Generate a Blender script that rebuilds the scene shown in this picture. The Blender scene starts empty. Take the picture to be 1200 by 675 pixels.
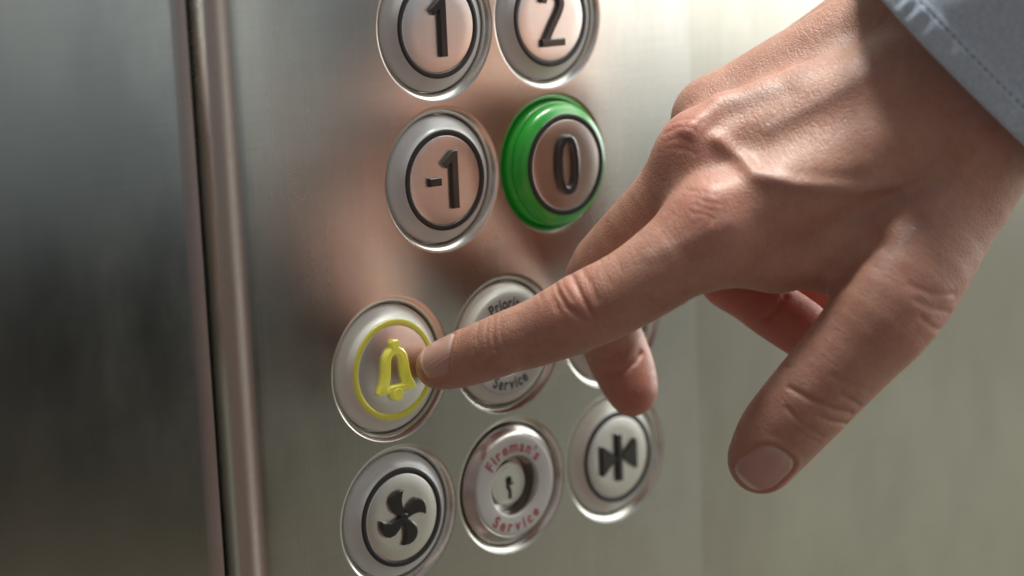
import bpy, bmesh, math, random
import numpy as np
from mathutils import Vector, Matrix
random.seed(4)
S = bpy.context.scene
COL = S.collection
MM = 0.001

# ------------------------------------------------------------------ camera
cam_d = bpy.data.cameras.new("camera"); cam = bpy.data.objects.new("camera", cam_d); COL.objects.link(cam)
R_ = Vector((0.75347374, -0.65619809, -0.04100469)); U_ = Vector((0.14879273, 0.10943684, 0.98279413)); F_ = Vector((0.64042021, 0.74661077, -0.18009529))
M = Matrix(((R_.x, U_.x, -F_.x, 0), (R_.y, U_.y, -F_.y, 0), (R_.z, U_.z, -F_.z, 0), (0, 0, 0, 1)))
M.translation = Vector((-349.804, -411.156, 78.033)) * MM
cam.matrix_world = M
cam_d.sensor_width = 36; cam_d.lens = 72
cam_d.clip_start = 0.02; cam_d.clip_end = 50
cam_d.dof.use_dof = True; cam_d.dof.focus_distance = 0.520; cam_d.dof.aperture_fstop = 6.0
S.camera = cam
S.view_settings.view_transform = 'Standard'; S.view_settings.look = 'None'
S.view_settings.exposure = 0; S.view_settings.gamma = 1
S.cycles.max_bounces = 8; S.cycles.use_denoising = True
S.cycles.caustics_reflective = True; S.cycles.caustics_refractive = False

# ------------------------------------------------------------------ world: the room the steel mirrors
world = bpy.data.worlds.new("World"); S.world = world; world.use_nodes = True
nt = world.node_tree; nt.nodes.clear()
def N(t, typ, **kw):
    n = t.nodes.new(typ)
    for k, v in kw.items():
        if k.startswith('i_'):
            n.inputs[k[2:].replace('_', ' ')].default_value = v
        else: setattr(n, k, v)
    return n
def ramp(t, stops, interp='LINEAR'):
    n = t.nodes.new('ShaderNodeValToRGB'); n.color_ramp.interpolation = interp
    e = n.color_ramp.elements
    while len(e) < len(stops): e.new(0.5)
    for el, (p, c) in zip(e, stops):
        el.position = p; el.color = (*c, 1) if len(c) == 3 else c
    return n
L = nt.links.new
tc = N(nt, 'ShaderNodeTexCoord'); sep = N(nt, 'ShaderNodeSeparateXYZ'); L(tc.outputs['Generated'], sep.inputs[0])
# elevation -> 0..1
el = N(nt, 'ShaderNodeMath', operation='MULTIPLY_ADD'); L(sep.outputs['Z'], el.inputs[0]); el.inputs[1].default_value = .5; el.inputs[2].default_value = .5
az = N(nt, 'ShaderNodeMath', operation='ARCTAN2'); L(sep.outputs['X'], az.inputs[0])
ny = N(nt, 'ShaderNodeMath', operation='MULTIPLY'); L(sep.outputs['Y'], ny.inputs[0]); ny.inputs[1].default_value = -1
L(ny.outputs[0], az.inputs[1])
azn = N(nt, 'ShaderNodeMapRange'); L(az.outputs[0], azn.inputs[0])
azn.inputs[1].default_value = -math.pi; azn.inputs[2].default_value = math.pi
# right side of the car (towards +x)
rampR = ramp(nt, [(0.0, (.16, .15, .12)), (.34, (.46, .45, .37)), (.42, (.42, .41, .35)), (.445, (.62, .61, .54)), (.464, (.85, .84, .77)), (.477, (3.7, 3.6, 3.35)), (.49, (3.7, 3.6, 3.35)), (.53, (2.6, 2.55, 2.4)), (.58, (1.1, 1.08, 1.0)), (.66, (.8, .79, .73)), (.71, (4.0, 3.95, 3.7)), (.90, (4.0, 3.95, 3.7)), (1.0, (1.0, 1.0, .92))])
rampL = ramp(nt, [(0.0, (.16, .13, .10)), (.325, (.20, .155, .10)), (.355, (.055, .05, .038)), (.40, (.026, .025, .021)), (.425, (.03, .029, .027)), (.442, (.16, .18, .18)), (.48, (.33, .36, .355)), (.52, (.34, .36, .36)), (.60, (.20, .21, .22)), (.75, (.36, .37, .38)), (1.0, (.5, .5, .5))])
L(el.outputs[0], rampR.inputs[0]); L(el.outputs[0], rampL.inputs[0])
# azimuth blend: left (dark) below ~33 deg, right beyond ~52 deg
def azp(deg): return (deg + 180) / 360
rampA = ramp(nt, [(azp(-180), (0, 0, 0)), (azp(28), (0, 0, 0)), (azp(36.5), (.0, .0, .0)), (azp(41), (.30, .30, .30)), (azp(45), (1, 1, 1)), (azp(84), (1, 1, 1)), (azp(100), (.12, .12, .12)), (azp(150), (.05, .05, .05))])
L(azn.outputs[0], rampA.inputs[0])
mx = N(nt, 'ShaderNodeMix', data_type='RGBA'); L(rampA.outputs[0], mx.inputs[0]); L(rampL.outputs[0], mx.inputs[6]); L(rampR.outputs[0], mx.inputs[7])
# pale upright strip added behind the camera to streak the rounded panel edge
rampS = ramp(nt, [(azp(-85), (.06, .035, .022)), (azp(-30), (.07, .03, .02)), (azp(-17), (.12, .06, .04)), (azp(-13), (1.3, 1.2, 1.05)), (azp(-11), (1.3, 1.2, 1.05)), (azp(-6), (.16, .07, .05)), (azp(12), (.06, .03, .02)), (azp(20), (0, 0, 0)), (azp(100), (0, 0, 0)), (azp(130), (.10, .07, .05))])
L(azn.outputs[0], rampS.inputs[0])
rampM = ramp(nt, [(azp(-178), (0, 0, 0)), (azp(-150), (.75, .75, .75)), (azp(14), (.75, .75, .75)), (azp(21), (0, 0, 0))])   # brown-grey added to the room there, so the rounded panel edge reflects brown
L(azn.outputs[0], rampM.inputs[0])
mb = N(nt, 'ShaderNodeMix', data_type='RGBA'); L(rampM.outputs[0], mb.inputs[0]); L(mx.outputs[2], mb.inputs[6]); mb.inputs[7].default_value = (.125, .10, .095, 1)
ad = N(nt, 'ShaderNodeMix', data_type='RGBA', blend_type='ADD'); ad.inputs[0].default_value = .55
L(mb.outputs[2], ad.inputs[6]); L(rampS.outputs[0], ad.inputs[7])
# blurred unevenness of the room: darker and lighter patches
wmap = N(nt, 'ShaderNodeMapping'); L(tc.outputs['Generated'], wmap.inputs[0]); wmap.inputs['Scale'].default_value = (1, 1, 2.2)
wn_ = N(nt, 'ShaderNodeTexNoise'); wn_.inputs['Scale'].default_value = 7.0; wn_.inputs['Detail'].default_value = 2.5; L(wmap.outputs[0], wn_.inputs['Vector'])
wr_ = N(nt, 'ShaderNodeMapRange'); L(wn_.outputs[0], wr_.inputs[0]); wr_.inputs[1].default_value = .32; wr_.inputs[2].default_value = .68; wr_.inputs[3].default_value = .72; wr_.inputs[4].default_value = 1.28
ml = N(nt, 'ShaderNodeMix', data_type='RGBA', blend_type='MULTIPLY'); ml.inputs[0].default_value = 1; L(ad.outputs[2], ml.inputs[6]); L(wr_.outputs[0], ml.inputs[7])
bg = N(nt, 'ShaderNodeBackground'); bg.inputs['Strength'].default_value = 1.0
L(ml.outputs[2], bg.inputs['Color'])
wo = N(nt, 'ShaderNodeOutputWorld'); L(bg.outputs[0], wo.inputs[0])

# ------------------------------------------------------------------ lamps
def area(name, loc, target, sx, sy, power, col):
    d = bpy.data.lights.new(name, 'AREA'); d.shape = 'RECTANGLE'; d.size = sx; d.size_y = sy; d.energy = power; d.color = col
    o = bpy.data.objects.new(name, d); COL.objects.link(o); o.location = loc
    o.rotation_euler = (Vector(target) - Vector(loc)).to_track_quat('-Z', 'Y').to_euler(); return o
area('overhead_lamp', (0.25, 0.0, 0.90), (0.04, -0.06, 0.0), .20, .20, 10.5, (1.0, .965, .90))
area('overhead_lamp', (0.02, 0.0, 0.90), (0.03, -0.04, 0.0), .12, .12, 6.5, (1.0, .965, .90))  # second lamp added to light the hand's wall side and its reflection
area('side_fill', (0.80, -0.10, 0.06), (0.05, -0.04, -0.03), .16, .3, 1.6, (.92, .96, 1.0))  # unseen lamp added for rim light on the fingers and thumb

# ------------------------------------------------------------------ materials
def mat(name, **kw):
    m = bpy.data.materials.new(name); m.use_nodes = True
    b = m.node_tree.nodes['Principled BSDF']
    for k, v in kw.items():
        b.inputs[k.replace('_', ' ')].default_value = v
    return m
def bumpnode(m, src, strength, dist, prev=None):
    t = m.node_tree; bn = t.nodes.new('ShaderNodeBump'); bn.inputs['Strength'].default_value = strength; bn.inputs['Distance'].default_value = dist
    t.links.new(src, bn.inputs['Height'])
    if prev: t.links.new(prev.outputs[0], bn.inputs['Normal'])
    t.links.new(bn.outputs[0], t.nodes['Principled BSDF'].inputs['Normal']); return bn
def noise(m, scale, detail=3, vec=(1, 1, 1), rough=.5, coord='Object'):
    t = m.node_tree; tcn = t.nodes.new('ShaderNodeTexCoord'); mp = t.nodes.new('ShaderNodeMapping'); mp.inputs['Scale'].default_value = vec
    n = t.nodes.new('ShaderNodeTexNoise'); n.inputs['Scale'].default_value = scale; n.inputs['Detail'].default_value = detail; n.inputs['Roughness'].default_value = rough
    t.links.new(tcn.outputs[coord], mp.inputs[0]); t.links.new(mp.outputs[0], n.inputs['Vector']); return n
def mrange(m, src, a, b, lo=0., hi=1.):
    t = m.node_tree; r = t.nodes.new('ShaderNodeMapRange'); t.links.new(src, r.inputs[0])
    r.inputs[1].default_value = lo; r.inputs[2].default_value = hi; r.inputs[3].default_value = a; r.inputs[4].default_value = b; return r
def steel(name, col=(.62, .615, .58), rough=.20, aniso=.38, grain=1.0, var=.03, dents=1.0):
    m = mat(name); t = m.node_tree; t.nodes.remove(t.nodes['Principled BSDF'])
    b = t.nodes.new('ShaderNodeBsdfAnisotropic'); b.distribution = 'BECKMANN'; b.inputs['Anisotropy'].default_value = aniso
    t.links.new(b.outputs[0], t.nodes['Material Output'].inputs['Surface'])
    tg = t.nodes.new('ShaderNodeCombineXYZ'); tg.inputs[2].default_value = 1; t.links.new(tg.outputs[0], b.inputs['Tangent'])
    g = noise(m, 1300, 2, (1, 1, .025)); g2 = noise(m, 900, 3, (.05, 1, 1)); cl = noise(m, 11, 2, (1, 1, .7)); sm = noise(m, 40, 5, (1, 1, .5), .6)
    a = t.nodes.new('ShaderNodeMath'); a.operation = 'MULTIPLY_ADD'; t.links.new(g2.outputs[0], a.inputs[0]); a.inputs[1].default_value = .9; t.links.new(g.outputs[0], a.inputs[2])
    b1 = t.nodes.new('ShaderNodeBump'); b1.inputs['Strength'].default_value = .14 * grain; b1.inputs['Distance'].default_value = .00002; t.links.new(a.outputs[0], b1.inputs['Height'])
    b2 = t.nodes.new('ShaderNodeBump'); b2.inputs['Strength'].default_value = .5 * dents; b2.inputs['Distance'].default_value = .0002; t.links.new(cl.outputs[0], b2.inputs['Height']); t.links.new(b1.outputs[0], b2.inputs['Normal'])
    t.links.new(b2.outputs[0], b.inputs['Normal'])
    r = mrange(m, sm.outputs[0], rough - var, rough + var * 1.4, .3, .7); t.links.new(r.outputs[0], b.inputs['Roughness'])
    c = t.nodes.new('ShaderNodeMix'); c.data_type = 'RGBA'; t.links.new(mrange(m, a.outputs[0], 0, 1, .6, 1.3).outputs[0], c.inputs[0])
    c.inputs[6].default_value = (*[v * .96 for v in col], 1); c.inputs[7].default_value = (*[min(1, v * 1.04) for v in col], 1)
    c2 = t.nodes.new('ShaderNodeMix'); c2.data_type = 'RGBA'; t.links.new(mrange(m, sm.outputs[0], 0, .20, .48, .75).outputs[0], c2.inputs[0]); t.links.new(c.outputs[2], c2.inputs[6]); c2.inputs[7].default_value = (.45, .44, .40, 1)
    t.links.new(c2.outputs[2], b.inputs['Color'])
    return m
m_panel = steel('brushed_panel_steel', rough=.25)
m_wall = steel('brushed_wall_steel', dents=3.0, col=(.56, .55, .50), rough=.24)
m_left = steel('brushed_door_steel', (.55, .56, .55), .20)
m_face = steel('button_face_steel', (.80, .785, .76), .35, .0, .6, .02, 0)
m_chrome = mat('satin_chrome', Base_Color=(.60, .57, .54, 1), Metallic=1.0, Roughness=.24)
m_lock = mat('lock_nickel', Base_Color=(.68, .68, .64, 1), Metallic=1.0, Roughness=.33)
bumpnode(m_lock, noise(m_lock, 1500, 2).outputs[0], .2, .00005)
m_collar = mat('frosted_collar', Base_Color=(.58, .61, .61, 1), Roughness=.30, Coat_Weight=.35, Coat_Roughness=.18, Subsurface_Weight=.25, Subsurface_Scale=.002)
bumpnode(m_collar, noise(m_collar, 700, 3).outputs[0], .08, .0001)
m_white = mat('white_collar', Base_Color=(.66, .68, .63, 1), Roughness=.30, Coat_Weight=.4, Coat_Roughness=.15, Subsurface_Weight=.35, Subsurface_Scale=.003)
m_green = mat('green_lens', Base_Color=(.015, .27, .025, 1), Roughness=.3, Coat_Weight=.5, Coat_Roughness=.2, Subsurface_Weight=.25, Subsurface_Scale=.004, Emission_Color=(.01, .42, .03, 1), Emission_Strength=.08)
m_yellow = mat('lit_yellow_lens', Base_Color=(.42, .40, .06, 1), Roughness=.25, Coat_Weight=.5, Emission_Color=(.55, .52, .03, 1), Emission_Strength=.16)
m_bell = mat('lit_bell_lens', Base_Color=(.60, .58, .09, 1), Roughness=.22, Coat_Weight=.6, Emission_Color=(.66, .64, .06, 1), Emission_Strength=.22)
m_black = mat('black_rubber_ring', Base_Color=(.016, .017, .017, 1), Roughness=.36)
m_symbol = mat('black_raised_symbol', Base_Color=(.018, .017, .016, 1), Roughness=.24, Coat_Weight=.5, Coat_Roughness=.2)
bumpnode(m_symbol, noise(m_symbol, 2500, 2).outputs[0], .3, .00006)
m_label = mat('white_enamel', Base_Color=(.46, .47, .455, 1), Roughness=.42)
bumpnode(m_label, noise(m_label, 1800, 2).outputs[0], .12, .00005)
m_red = mat('red_print', Base_Color=(.33, .04, .05, 1), Roughness=.5)
m_print = mat('grey_print', Base_Color=(.045, .05, .055, 1), Roughness=.5)
m_dark = mat('painted_shade', Base_Color=(.008, .008, .008, 1), Roughness=.7)  # near-black: the shade inside gap and keyhole is put into the colour

# ------------------------------------------------------------------ helpers
def link(name, me, m, parent=None, smooth=True):
    o = bpy.data.objects.new(name, me); COL.objects.link(o)
    if m: me.materials.append(m)
    if smooth:
        for p_ in me.polygons: p_.use_smooth = True
    if parent: o.parent = parent
    return o
def mesh_of(name, verts, faces):
    me = bpy.data.meshes.new(name); me.from_pydata(verts, [], faces); me.validate(); me.update(); return me
def tag(o, label=None, cat=None, group=None, kind=None):
    if label: o['label'] = label
    if cat: o['category'] = cat
    if group: o['group'] = group
    if kind: o['kind'] = kind
    return o
def thing(name, label, cat, loc=(0, 0, 0), group=None):
    o = bpy.data.objects.new(name, None); COL.objects.link(o); o.location = loc; o.empty_display_size = .01
    return tag(o, label, cat, group)
def sharp(o, deg=32):
    me = o.data; bm = bmesh.new(); bm.from_mesh(me)
    bmesh.ops.recalc_face_normals(bm, faces=bm.faces)
    for e in bm.edges:
        if len(e.link_faces) == 2 and e.calc_face_angle(0) > math.radians(deg): e.smooth = False
    bm.to_mesh(me); bm.free(); return o
def lathe(name, prof, m, parent, n=128, loc=(0, 0, 0), cap=False, deg=40):
    """profile of (radius, y) in mm turned about the button's axis (world y)"""
    v = []; f = []
    for (r, y) in prof:
        for i in range(n):
            a = 2 * math.pi * i / n; v.append((r * math.cos(a) * MM, y * MM, r * math.sin(a) * MM))
    for j in range(len(prof) - 1):
        for i in range(n):
            k = (i + 1) % n; f.append((j * n + i, j * n + k, (j + 1) * n + k, (j + 1) * n + i))
    if cap: f.append(tuple((len(prof) - 1) * n + i for i in range(n)))
    o = link(name, mesh_of(name, v, f), m, parent); o.location = loc
    return sharp(o, deg)
def outline_solid(bm, pts, y0, h, ch=.22):
    """raised solid from an outline (x,z mm): back on plane y0, front at y0-h, chamfered rim"""
    a = sum(pts[i][0] * pts[(i + 1) % len(pts)][1] - pts[(i + 1) % len(pts)][0] * pts[i][1] for i in range(len(pts)))
    if a < 0: pts = pts[::-1]
    n = len(pts); P = [Vector(p_) for p_ in pts]; ins = []
    for i in range(n):
        d1 = (P[i] - P[i - 1]).normalized(); d2 = (P[(i + 1) % n] - P[i]).normalized()
        n1 = Vector((-d1.y, d1.x)); n2 = Vector((-d2.y, d2.x)); b = n1 + n2
        b = b / max(.5, b.length_squared / 2) if b.length > 1e-6 else n1
        ins.append(P[i] + b * ch)
    def ring(Q, y): return [bm.verts.new((q.x * MM, y * MM, q.y * MM)) for q in Q]
    A = ring(P, y0); B = ring(P, y0 - h + ch); C = ring(ins, y0 - h)
    for X, Y in ((A, B), (B, C)):
        for i in range(n): bm.faces.new((X[i], X[(i + 1) % n], Y[(i + 1) % n], Y[i]))
    es = [bm.edges.get((C[i], C[(i + 1) % n])) for i in range(n)]
    bmesh.ops.triangle_fill(bm, edges=es, use_beauty=True)
def stroke(path, w, closed=False):
    """outline(s) of a thick polyline"""
    P = [Vector(p_) for p_ in path]; n = len(P); Lf = []; Rt = []
    for i in range(n):
        if closed: d1 = (P[i] - P[i - 1]).normalized(); d2 = (P[(i + 1) % n] - P[i]).normalized()
        else:
            d2 = (P[min(i + 1, n - 1)] - P[min(i, n - 2)]).normalized(); d1 = (P[max(i, 1)] - P[max(i - 1, 0)]).normalized()
        n1 = Vector((-d1.y, d1.x)); n2 = Vector((-d2.y, d2.x)); b = n1 + n2; b = b / max(.6, b.length_squared / 2)
        Lf.append(P[i] + b * w / 2); Rt.append(P[i] - b * w / 2)
    return Lf, Rt
def ring_solid(bm, outer, inner, y0, h, ch=.22):
    """closed band between two outlines with equal counts, softly crowned"""
    n = len(outer); rings = []
    for t_, y in ((0, 0), (0, -h + ch), (.22, -h), (.78, -h), (1, -h + ch), (1, 0)):
        rings.append([bm.verts.new(((o_.x + (i_.x - o_.x) * t_) * MM, (y0 + y) * MM, (o_.y + (i_.y - o_.y) * t_) * MM)) for o_, i_ in zip(outer, inner)])
    for A, B in zip(rings, rings[1:]):
        for i in range(n): bm.faces.new((A[i], A[(i + 1) % n], B[(i + 1) % n], B[i]))
def sym_obj(name, builder, m, parent, loc=(0, 0, 0), deg=30):
    bm = bmesh.new(); builder(bm); bmesh.ops.recalc_face_normals(bm, faces=bm.faces)
    me = bpy.data.meshes.new(name); bm.to_mesh(me); bm.free()
    o = link(name, me, m, parent); o.location = loc; return sharp(o, deg)
def arc(cx, cz, rx, rz, a0, a1, n=20):
    return [(cx + rx * math.cos(math.radians(a0 + (a1 - a0) * i / n)), cz + rz * math.sin(math.radians(a0 + (a1 - a0) * i / n))) for i in range(n + 1)]

# ------------------------------------------------------------------ walls and panel
XC = {'T1': -19.2, 'T2': 19.6, 'B1': -38.97, 'B2': 0.0, 'B3': 38.97}
ZR = {'A1': 50.1, 'A': 10.72, 'B': -35.99, 'B1': -75.36}
CELLS = [('T1', 'A1'), ('T2', 'A1'), ('T1', 'A'), ('T2', 'A'), ('B1', 'B'), ('B2', 'B'), ('B3', 'B'), ('B1', 'B1'), ('B2', 'B1'), ('B3', 'B1')]
PX0, PX1, PZ0, PZ1 = -75.0, 72.0, -600.0, 600.0
DIMPLE = [(19.3, 0), (19.1, .0), (18.9, .03), (18.6, .13), (18.2, .36), (17.85, .62), (17.5, .95), (17.25, 1.3), (17.08, 1.8), (17.0, 2.6), (17.0, 6.0)]
def build_panel():
    v = []; f = []
    def quad(x0, z0, x1, z1):
        k = len(v); v.extend([(x0, 0, z0), (x1, 0, z0), (x1, 0, z1), (x0, 0, z1)]); f.append((k, k + 1, k + 2, k + 3))
    n = 128; hc = 19.38
    for c_, r_ in CELLS:
        cx, cz = XC[c_], ZR[r_]; base = len(v)
        for i in range(n):
            a = 2 * math.pi * (i + .5) / n; ca, sa = math.cos(a), math.sin(a); s_ = hc / max(abs(ca), abs(sa))
            v.append((cx + ca * s_, 0, cz + sa * s_))
        for (r, y) in DIMPLE:
            for i in range(n):
                a = 2 * math.pi * (i + .5) / n; v.append((cx + r * math.cos(a), y, cz + r * math.sin(a)))
        for j in range(len(DIMPLE)):
            for i in range(n):
                k = (i + 1) % n; f.append((base + j * n + i, base + j * n + k, base + (j + 1) * n + k, base + (j + 1) * n + i))
        # the four corners of the square cell
        for q in range(4):
            i0 = n // 8 - 1 + q * n // 4; sx = (1, -1, -1, 1)[q]; sz = (1, 1, -1, -1)[q]
            k = len(v); v.append((cx + sx * hc, 0, cz + sz * hc)); f.append((base + i0 % n, base + (i0 + 1) % n, k))
    rows = {}
    for c_, r_ in CELLS: rows.setdefault(r_, []).append(XC[c_])
    zs = sorted(ZR[r] for r in rows); zc = PZ0
    for z in zs:
        quad(PX0, zc, PX1, z - hc); xs = sorted(rows[[r for r in rows if ZR[r] == z][0]]); xc = PX0
        for x in xs: quad(xc, z - hc, x - hc, z + hc); xc = x + hc
        quad(xc, z - hc, PX1, z + hc); zc = z + hc
    quad(PX0, zc, PX1, PZ1)
    # rounded left edge (radius ~17), turning back into the gap
    def strip(prof):
        k = len(v)
        for (x, y) in prof: v.extend([(x, y, PZ0), (x, y, PZ1)])
        for i in range(len(prof) - 1): f.append((k + 2 * i, k + 2 * i + 2, k + 2 * i + 3, k + 2 * i + 1))
    pr = [(PX0, 0)]
    pr += [(PX0 - 2, 0), (PX0 - 4, 0)]
    for i in range(1, 19):
        a = math.radians(i * 5); pr.append((PX0 - 4.6 - 9.4 * math.sin(a), 9.4 * (1 - math.cos(a))))
    strip(pr[::-1])
    strip([(PX1, 0), (PX1 + 1.45, .0), (PX1 + 1.45, 6)])
    me = mesh_of('control_panel', [tuple(c * MM for c in q) for q in v], f)
    o = link('control_panel', me, m_panel)
    bm = bmesh.new(); bm.from_mesh(me); bmesh.ops.remove_doubles(bm, verts=bm.verts, dist=2e-6); bmesh.ops.recalc_face_normals(bm, faces=bm.faces)
    # normals must face the room
    if sum(fc.normal.y * fc.calc_area() for fc in bm.faces) > 0: bmesh.ops.reverse_faces(bm, faces=bm.faces)
    bm.to_mesh(me); bm.free()
    return o
panel = build_panel()
sharp(panel, 35)
tag(panel, 'brushed stainless steel operating panel with round dimpled holes that hold the buttons', 'control panel')

def profile_wall(name, prof, m, z0=-.6, z1=.6):
    v = []; f = []
    for (x, y) in prof: v += [(x * MM, y * MM, z0), (x * MM, y * MM, z1)]
    for i in range(len(prof) - 1): f.append((2 * i, 2 * i + 2, 2 * i + 3, 2 * i + 1))
    o = link(name, mesh_of(name, v, f), m); return o
pl = [(-900, 0), (-300, 0), (-120, 0), (-97.5, 0), (-97.4, 1.6), (-96.5, 1.9), (-95.2, 1.75), (-93.6, 1.4), (-92.5, 1.1), (-92.4, 10.5)]
wl = profile_wall('wall_left', pl, m_left); sharp(wl, 25); tag(wl, 'dull brushed steel wall sheet left of the dark vertical gap', 'wall', kind='structure')
wr = profile_wall('wall_right', [(PX1 - 6, 3.2), (PX1 + 3, 3.2), (200, 3.2), (400, 3.2), (1100, 3.2)], m_wall); tag(wr, 'brushed steel cabin wall to the right of the panel edge', 'wall', kind='structure')
gp = profile_wall('wall_gap', [(-110, 9.8), (-80, 9.8)], m_dark); tag(gp, 'near-black sheet standing in for the shaded slot between the wall sheet and the panel', 'gap', kind='structure')  # sheet closing the gap, its shade painted near-black

# ------------------------------------------------------------------ buttons
COLLAR = [(16.75, 5.8), (16.75, 2.4), (16.65, 2.0), (16.4, 1.65), (16.0, 1.35), (15.4, 1.0), (14.8, .6), (14.2, .1), (13.8, -.35), (13.5, -.7), (13.35, -.9), (13.2, -1.0), (13.05, -.97), (13.0, -.5), (13.0, 2)]
COLLAR0 = [(16.95, 5.8), (16.95, .3), (16.9, -.5), (16.75, -1.0), (16.35, -1.3), (16.05, -1.25), (16.1, -1.45), (16.15, -2.1), (16.05, -2.9), (15.8, -3.5), (15.35, -4.0), (14.7, -4.45), (14.0, -4.7), (13.8, -4.95), (13.65, -5.02), (13.5, -4.98), (13.4, -4.5), (13.4, 2)]
def d_one(bm, y0, dx=0.0, h=1.1):
    outline_solid(bm, [(dx - .15, -7.6), (dx + 2.1, -7.6), (dx + 2.1, 7.6), (dx + .3, 7.6), (dx - 3.2, 4.6), (dx - 1.9, 3.1), (dx - .15, 4.5)], y0, h)
def d_minus_one(bm, y0):
    outline_solid(bm, [(-5.9, -1.1), (-1.9, -1.1), (-1.9, 1.1), (-5.9, 1.1)], y0, 1.1); d_one(bm, y0, 1.6)
def d_two(bm, y0):
    path = arc(0, 3.7, 3.2, 3.1, 175, -25, 16) + [(1.9, .6), (-.4, -2.6), (-2.6, -6.0), (-3.1, -6.6)]
    Lf, Rt = stroke(path, 2.1); outline_solid(bm, [tuple(q) for q in Lf] + [tuple(q) for q in Rt[::-1]], y0, 1.1)
    outline_solid(bm, [(-4.3, -7.7), (4.1, -7.7), (4.1, -5.7), (-4.2, -5.7)], y0, 1.14)
def d_zero(bm, y0):
    n = 48; O = []; I = []
    for i in range(n):
        a = 2 * math.pi * i / n; c_, s_ = math.cos(a), math.sin(a)
        e = .8; O.append(Vector((3.9 * math.copysign(abs(c_) ** e, c_), 7.6 * math.copysign(abs(s_) ** .9, s_))))
        I.append(Vector((1.75 * math.copysign(abs(c_) ** e, c_), 5.5 * math.copysign(abs(s_) ** .9, s_))))
    ring_solid(bm, O, I, y0, 1.1, .3)
def d_fan(bm, y0):
    bl = [(-.45, .1), (-1.6, .9), (-2.9, 2.0), (-3.8, 3.4), (-4.0, 5.0), (-3.4, 6.4), (-2.2, 7.3), (-.6, 7.6), (1.2, 7.3), (.45, 6.2), (.1, 4.8), (.1, 3.2), (.45, 1.7), (.6, .5)]
    for q in range(4):
        a = -q * math.pi / 2 + .08; outline_solid(bm, [(x * math.cos(a) - z * math.sin(a), x * math.sin(a) + z * math.cos(a)) for x, z in bl], y0, 1.0 + .03 * q, .3)
    outline_solid(bm, arc(0, 0, 1.3, 1.3, 0, 345, 23), y0, 1.2, .2)
def d_close(bm, y0):
    outline_solid(bm, [(-.95, -6.9), (.95, -6.9), (.95, 6.9), (-.95, 6.9)], y0, 1.12)
    for s_ in (-1, 1): outline_solid(bm, [(s_ * 6.9, -4.3), (s_ * 6.9, 4.3), (s_ * 6.2, 4.4), (s_ * 1.25, .5), (s_ * 1.25, -.5), (s_ * 6.2, -4.4)], y0, 1.0)
def d_open(bm, y0):
    outline_solid(bm, [(-.95, -6.9), (.95, -6.9), (.95, 6.9), (-.95, 6.9)], y0, 1.12)
    for s_ in (-1, 1): outline_solid(bm, [(s_ * 2.3, -4.3), (s_ * 2.3, 4.3), (s_ * 3.0, 4.3), (s_ * 7.6, .5), (s_ * 7.6, -.5), (s_ * 3.0, -4.3)], y0, 1.0)
def d_bell(bm, y0):
    half = [(1.2, 6.0), (2.3, 5.2), (3.3, 3.9), (3.7, 2.2), (3.9, .2), (4.3, -2.1), (5.1, -3.9), (5.6, -5.2), (4.9, -5.9), (3.0, -5.9), (1.2, -5.9)]
    ihalf = [(.5, 3.9), (1.0, 3.5), (1.4, 2.8), (1.6, 1.7), (1.7, .1), (1.9, -1.9), (2.25, -3.2), (2.4, -3.7), (2.2, -3.85), (1.5, -3.85), (.7, -3.85)]
    half = [(x * 1.1, z) for x, z in half]
    O = [Vector(q) for q in half] + [Vector((-x, z)) for x, z in half[::-1]]
    I = [Vector(q) for q in ihalf] + [Vector((-x, z)) for x, z in ihalf[::-1]]
    ring_solid(bm, O, I, y0, 1.1, .35)
    outline_solid(bm, [(-1.05, 5.2), (1.05, 5.2), (1.35, 6.2), (1.3, 7.2), (.8, 7.9), (-.8, 7.9), (-1.3, 7.2), (-1.35, 6.2)], y0, 1.17, .3)
    outline_solid(bm, arc(0, -6.3, 1.95, 1.8, 0, 340, 17), y0, 1.22, .4)
def push_button(label, cx, cz, builder, mc=m_collar, mring=m_black, msym=m_symbol, raised=0.0, name='elevator_button', sym='symbol', press=0.0):
    t = thing(name, label, 'button', (cx * MM, press * MM, cz * MM), 'round push buttons of the lift panel')
    prof = COLLAR0 if raised else COLLAR
    lathe('collar', prof, mc, t)
    yf = -1.0 - raised
    lathe('ring', [(13.15, yf + .5), (13.15, yf - .12), (13.05, yf - .27), (12.85, yf - .34), (11.95, yf - .34), (11.72, yf - .27), (11.6, yf - .12), (11.6, yf + .5)], mring, t, deg=60)
    lathe('face_plate', [(11.65, yf + .4), (11.65, yf + .02), (11.5, yf - .1), (11.3, yf - .14), (8, yf - .15), (4, yf - .15), (.01, yf - .15)], m_face, t, deg=60)
    sy_ = sym_obj(sym, lambda bm: builder(bm, yf - .14), msym, t)
    if raised:
        for c_ in t.children:
            if c_.name.split('.')[0] != 'collar': c_.scale = (1.045, 1, 1.045)
        sy_.scale = (1.07, 1, 1.07)
    return t
G = lambda c_, r_: (XC[c_], ZR[r_])
push_button('silver-collared button with a raised black 1, above the -1 button', *G('T1', 'A1'), d_one, sym='numeral')
push_button('silver-collared button with a raised black 2, above the green button', *G('T2', 'A1'), d_two, sym='numeral')
push_button('silver-collared button with raised black -1, beside the green button', *G('T1', 'A'), d_minus_one, sym='numeral')
push_button('raised green-collared button marked with a black 0', *G('T2', 'A'), d_zero, mc=m_green, raised=4.0, sym='numeral')
push_button('alarm button with a yellow ring and bell symbol, touched by the fingertip', *G('B1', 'B'), d_bell, mc=m_white, mring=m_yellow, msym=m_bell, sym='bell_symbol')
push_button('button mostly hidden behind the curled middle finger, with a black door-open symbol', *G('B3', 'B'), d_open, mc=m_white, sym='door_open_symbol')
push_button('button with a black four-bladed fan symbol, below the yellow bell button', *G('B1', 'B1'), d_fan, sym='fan_symbol')
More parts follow.
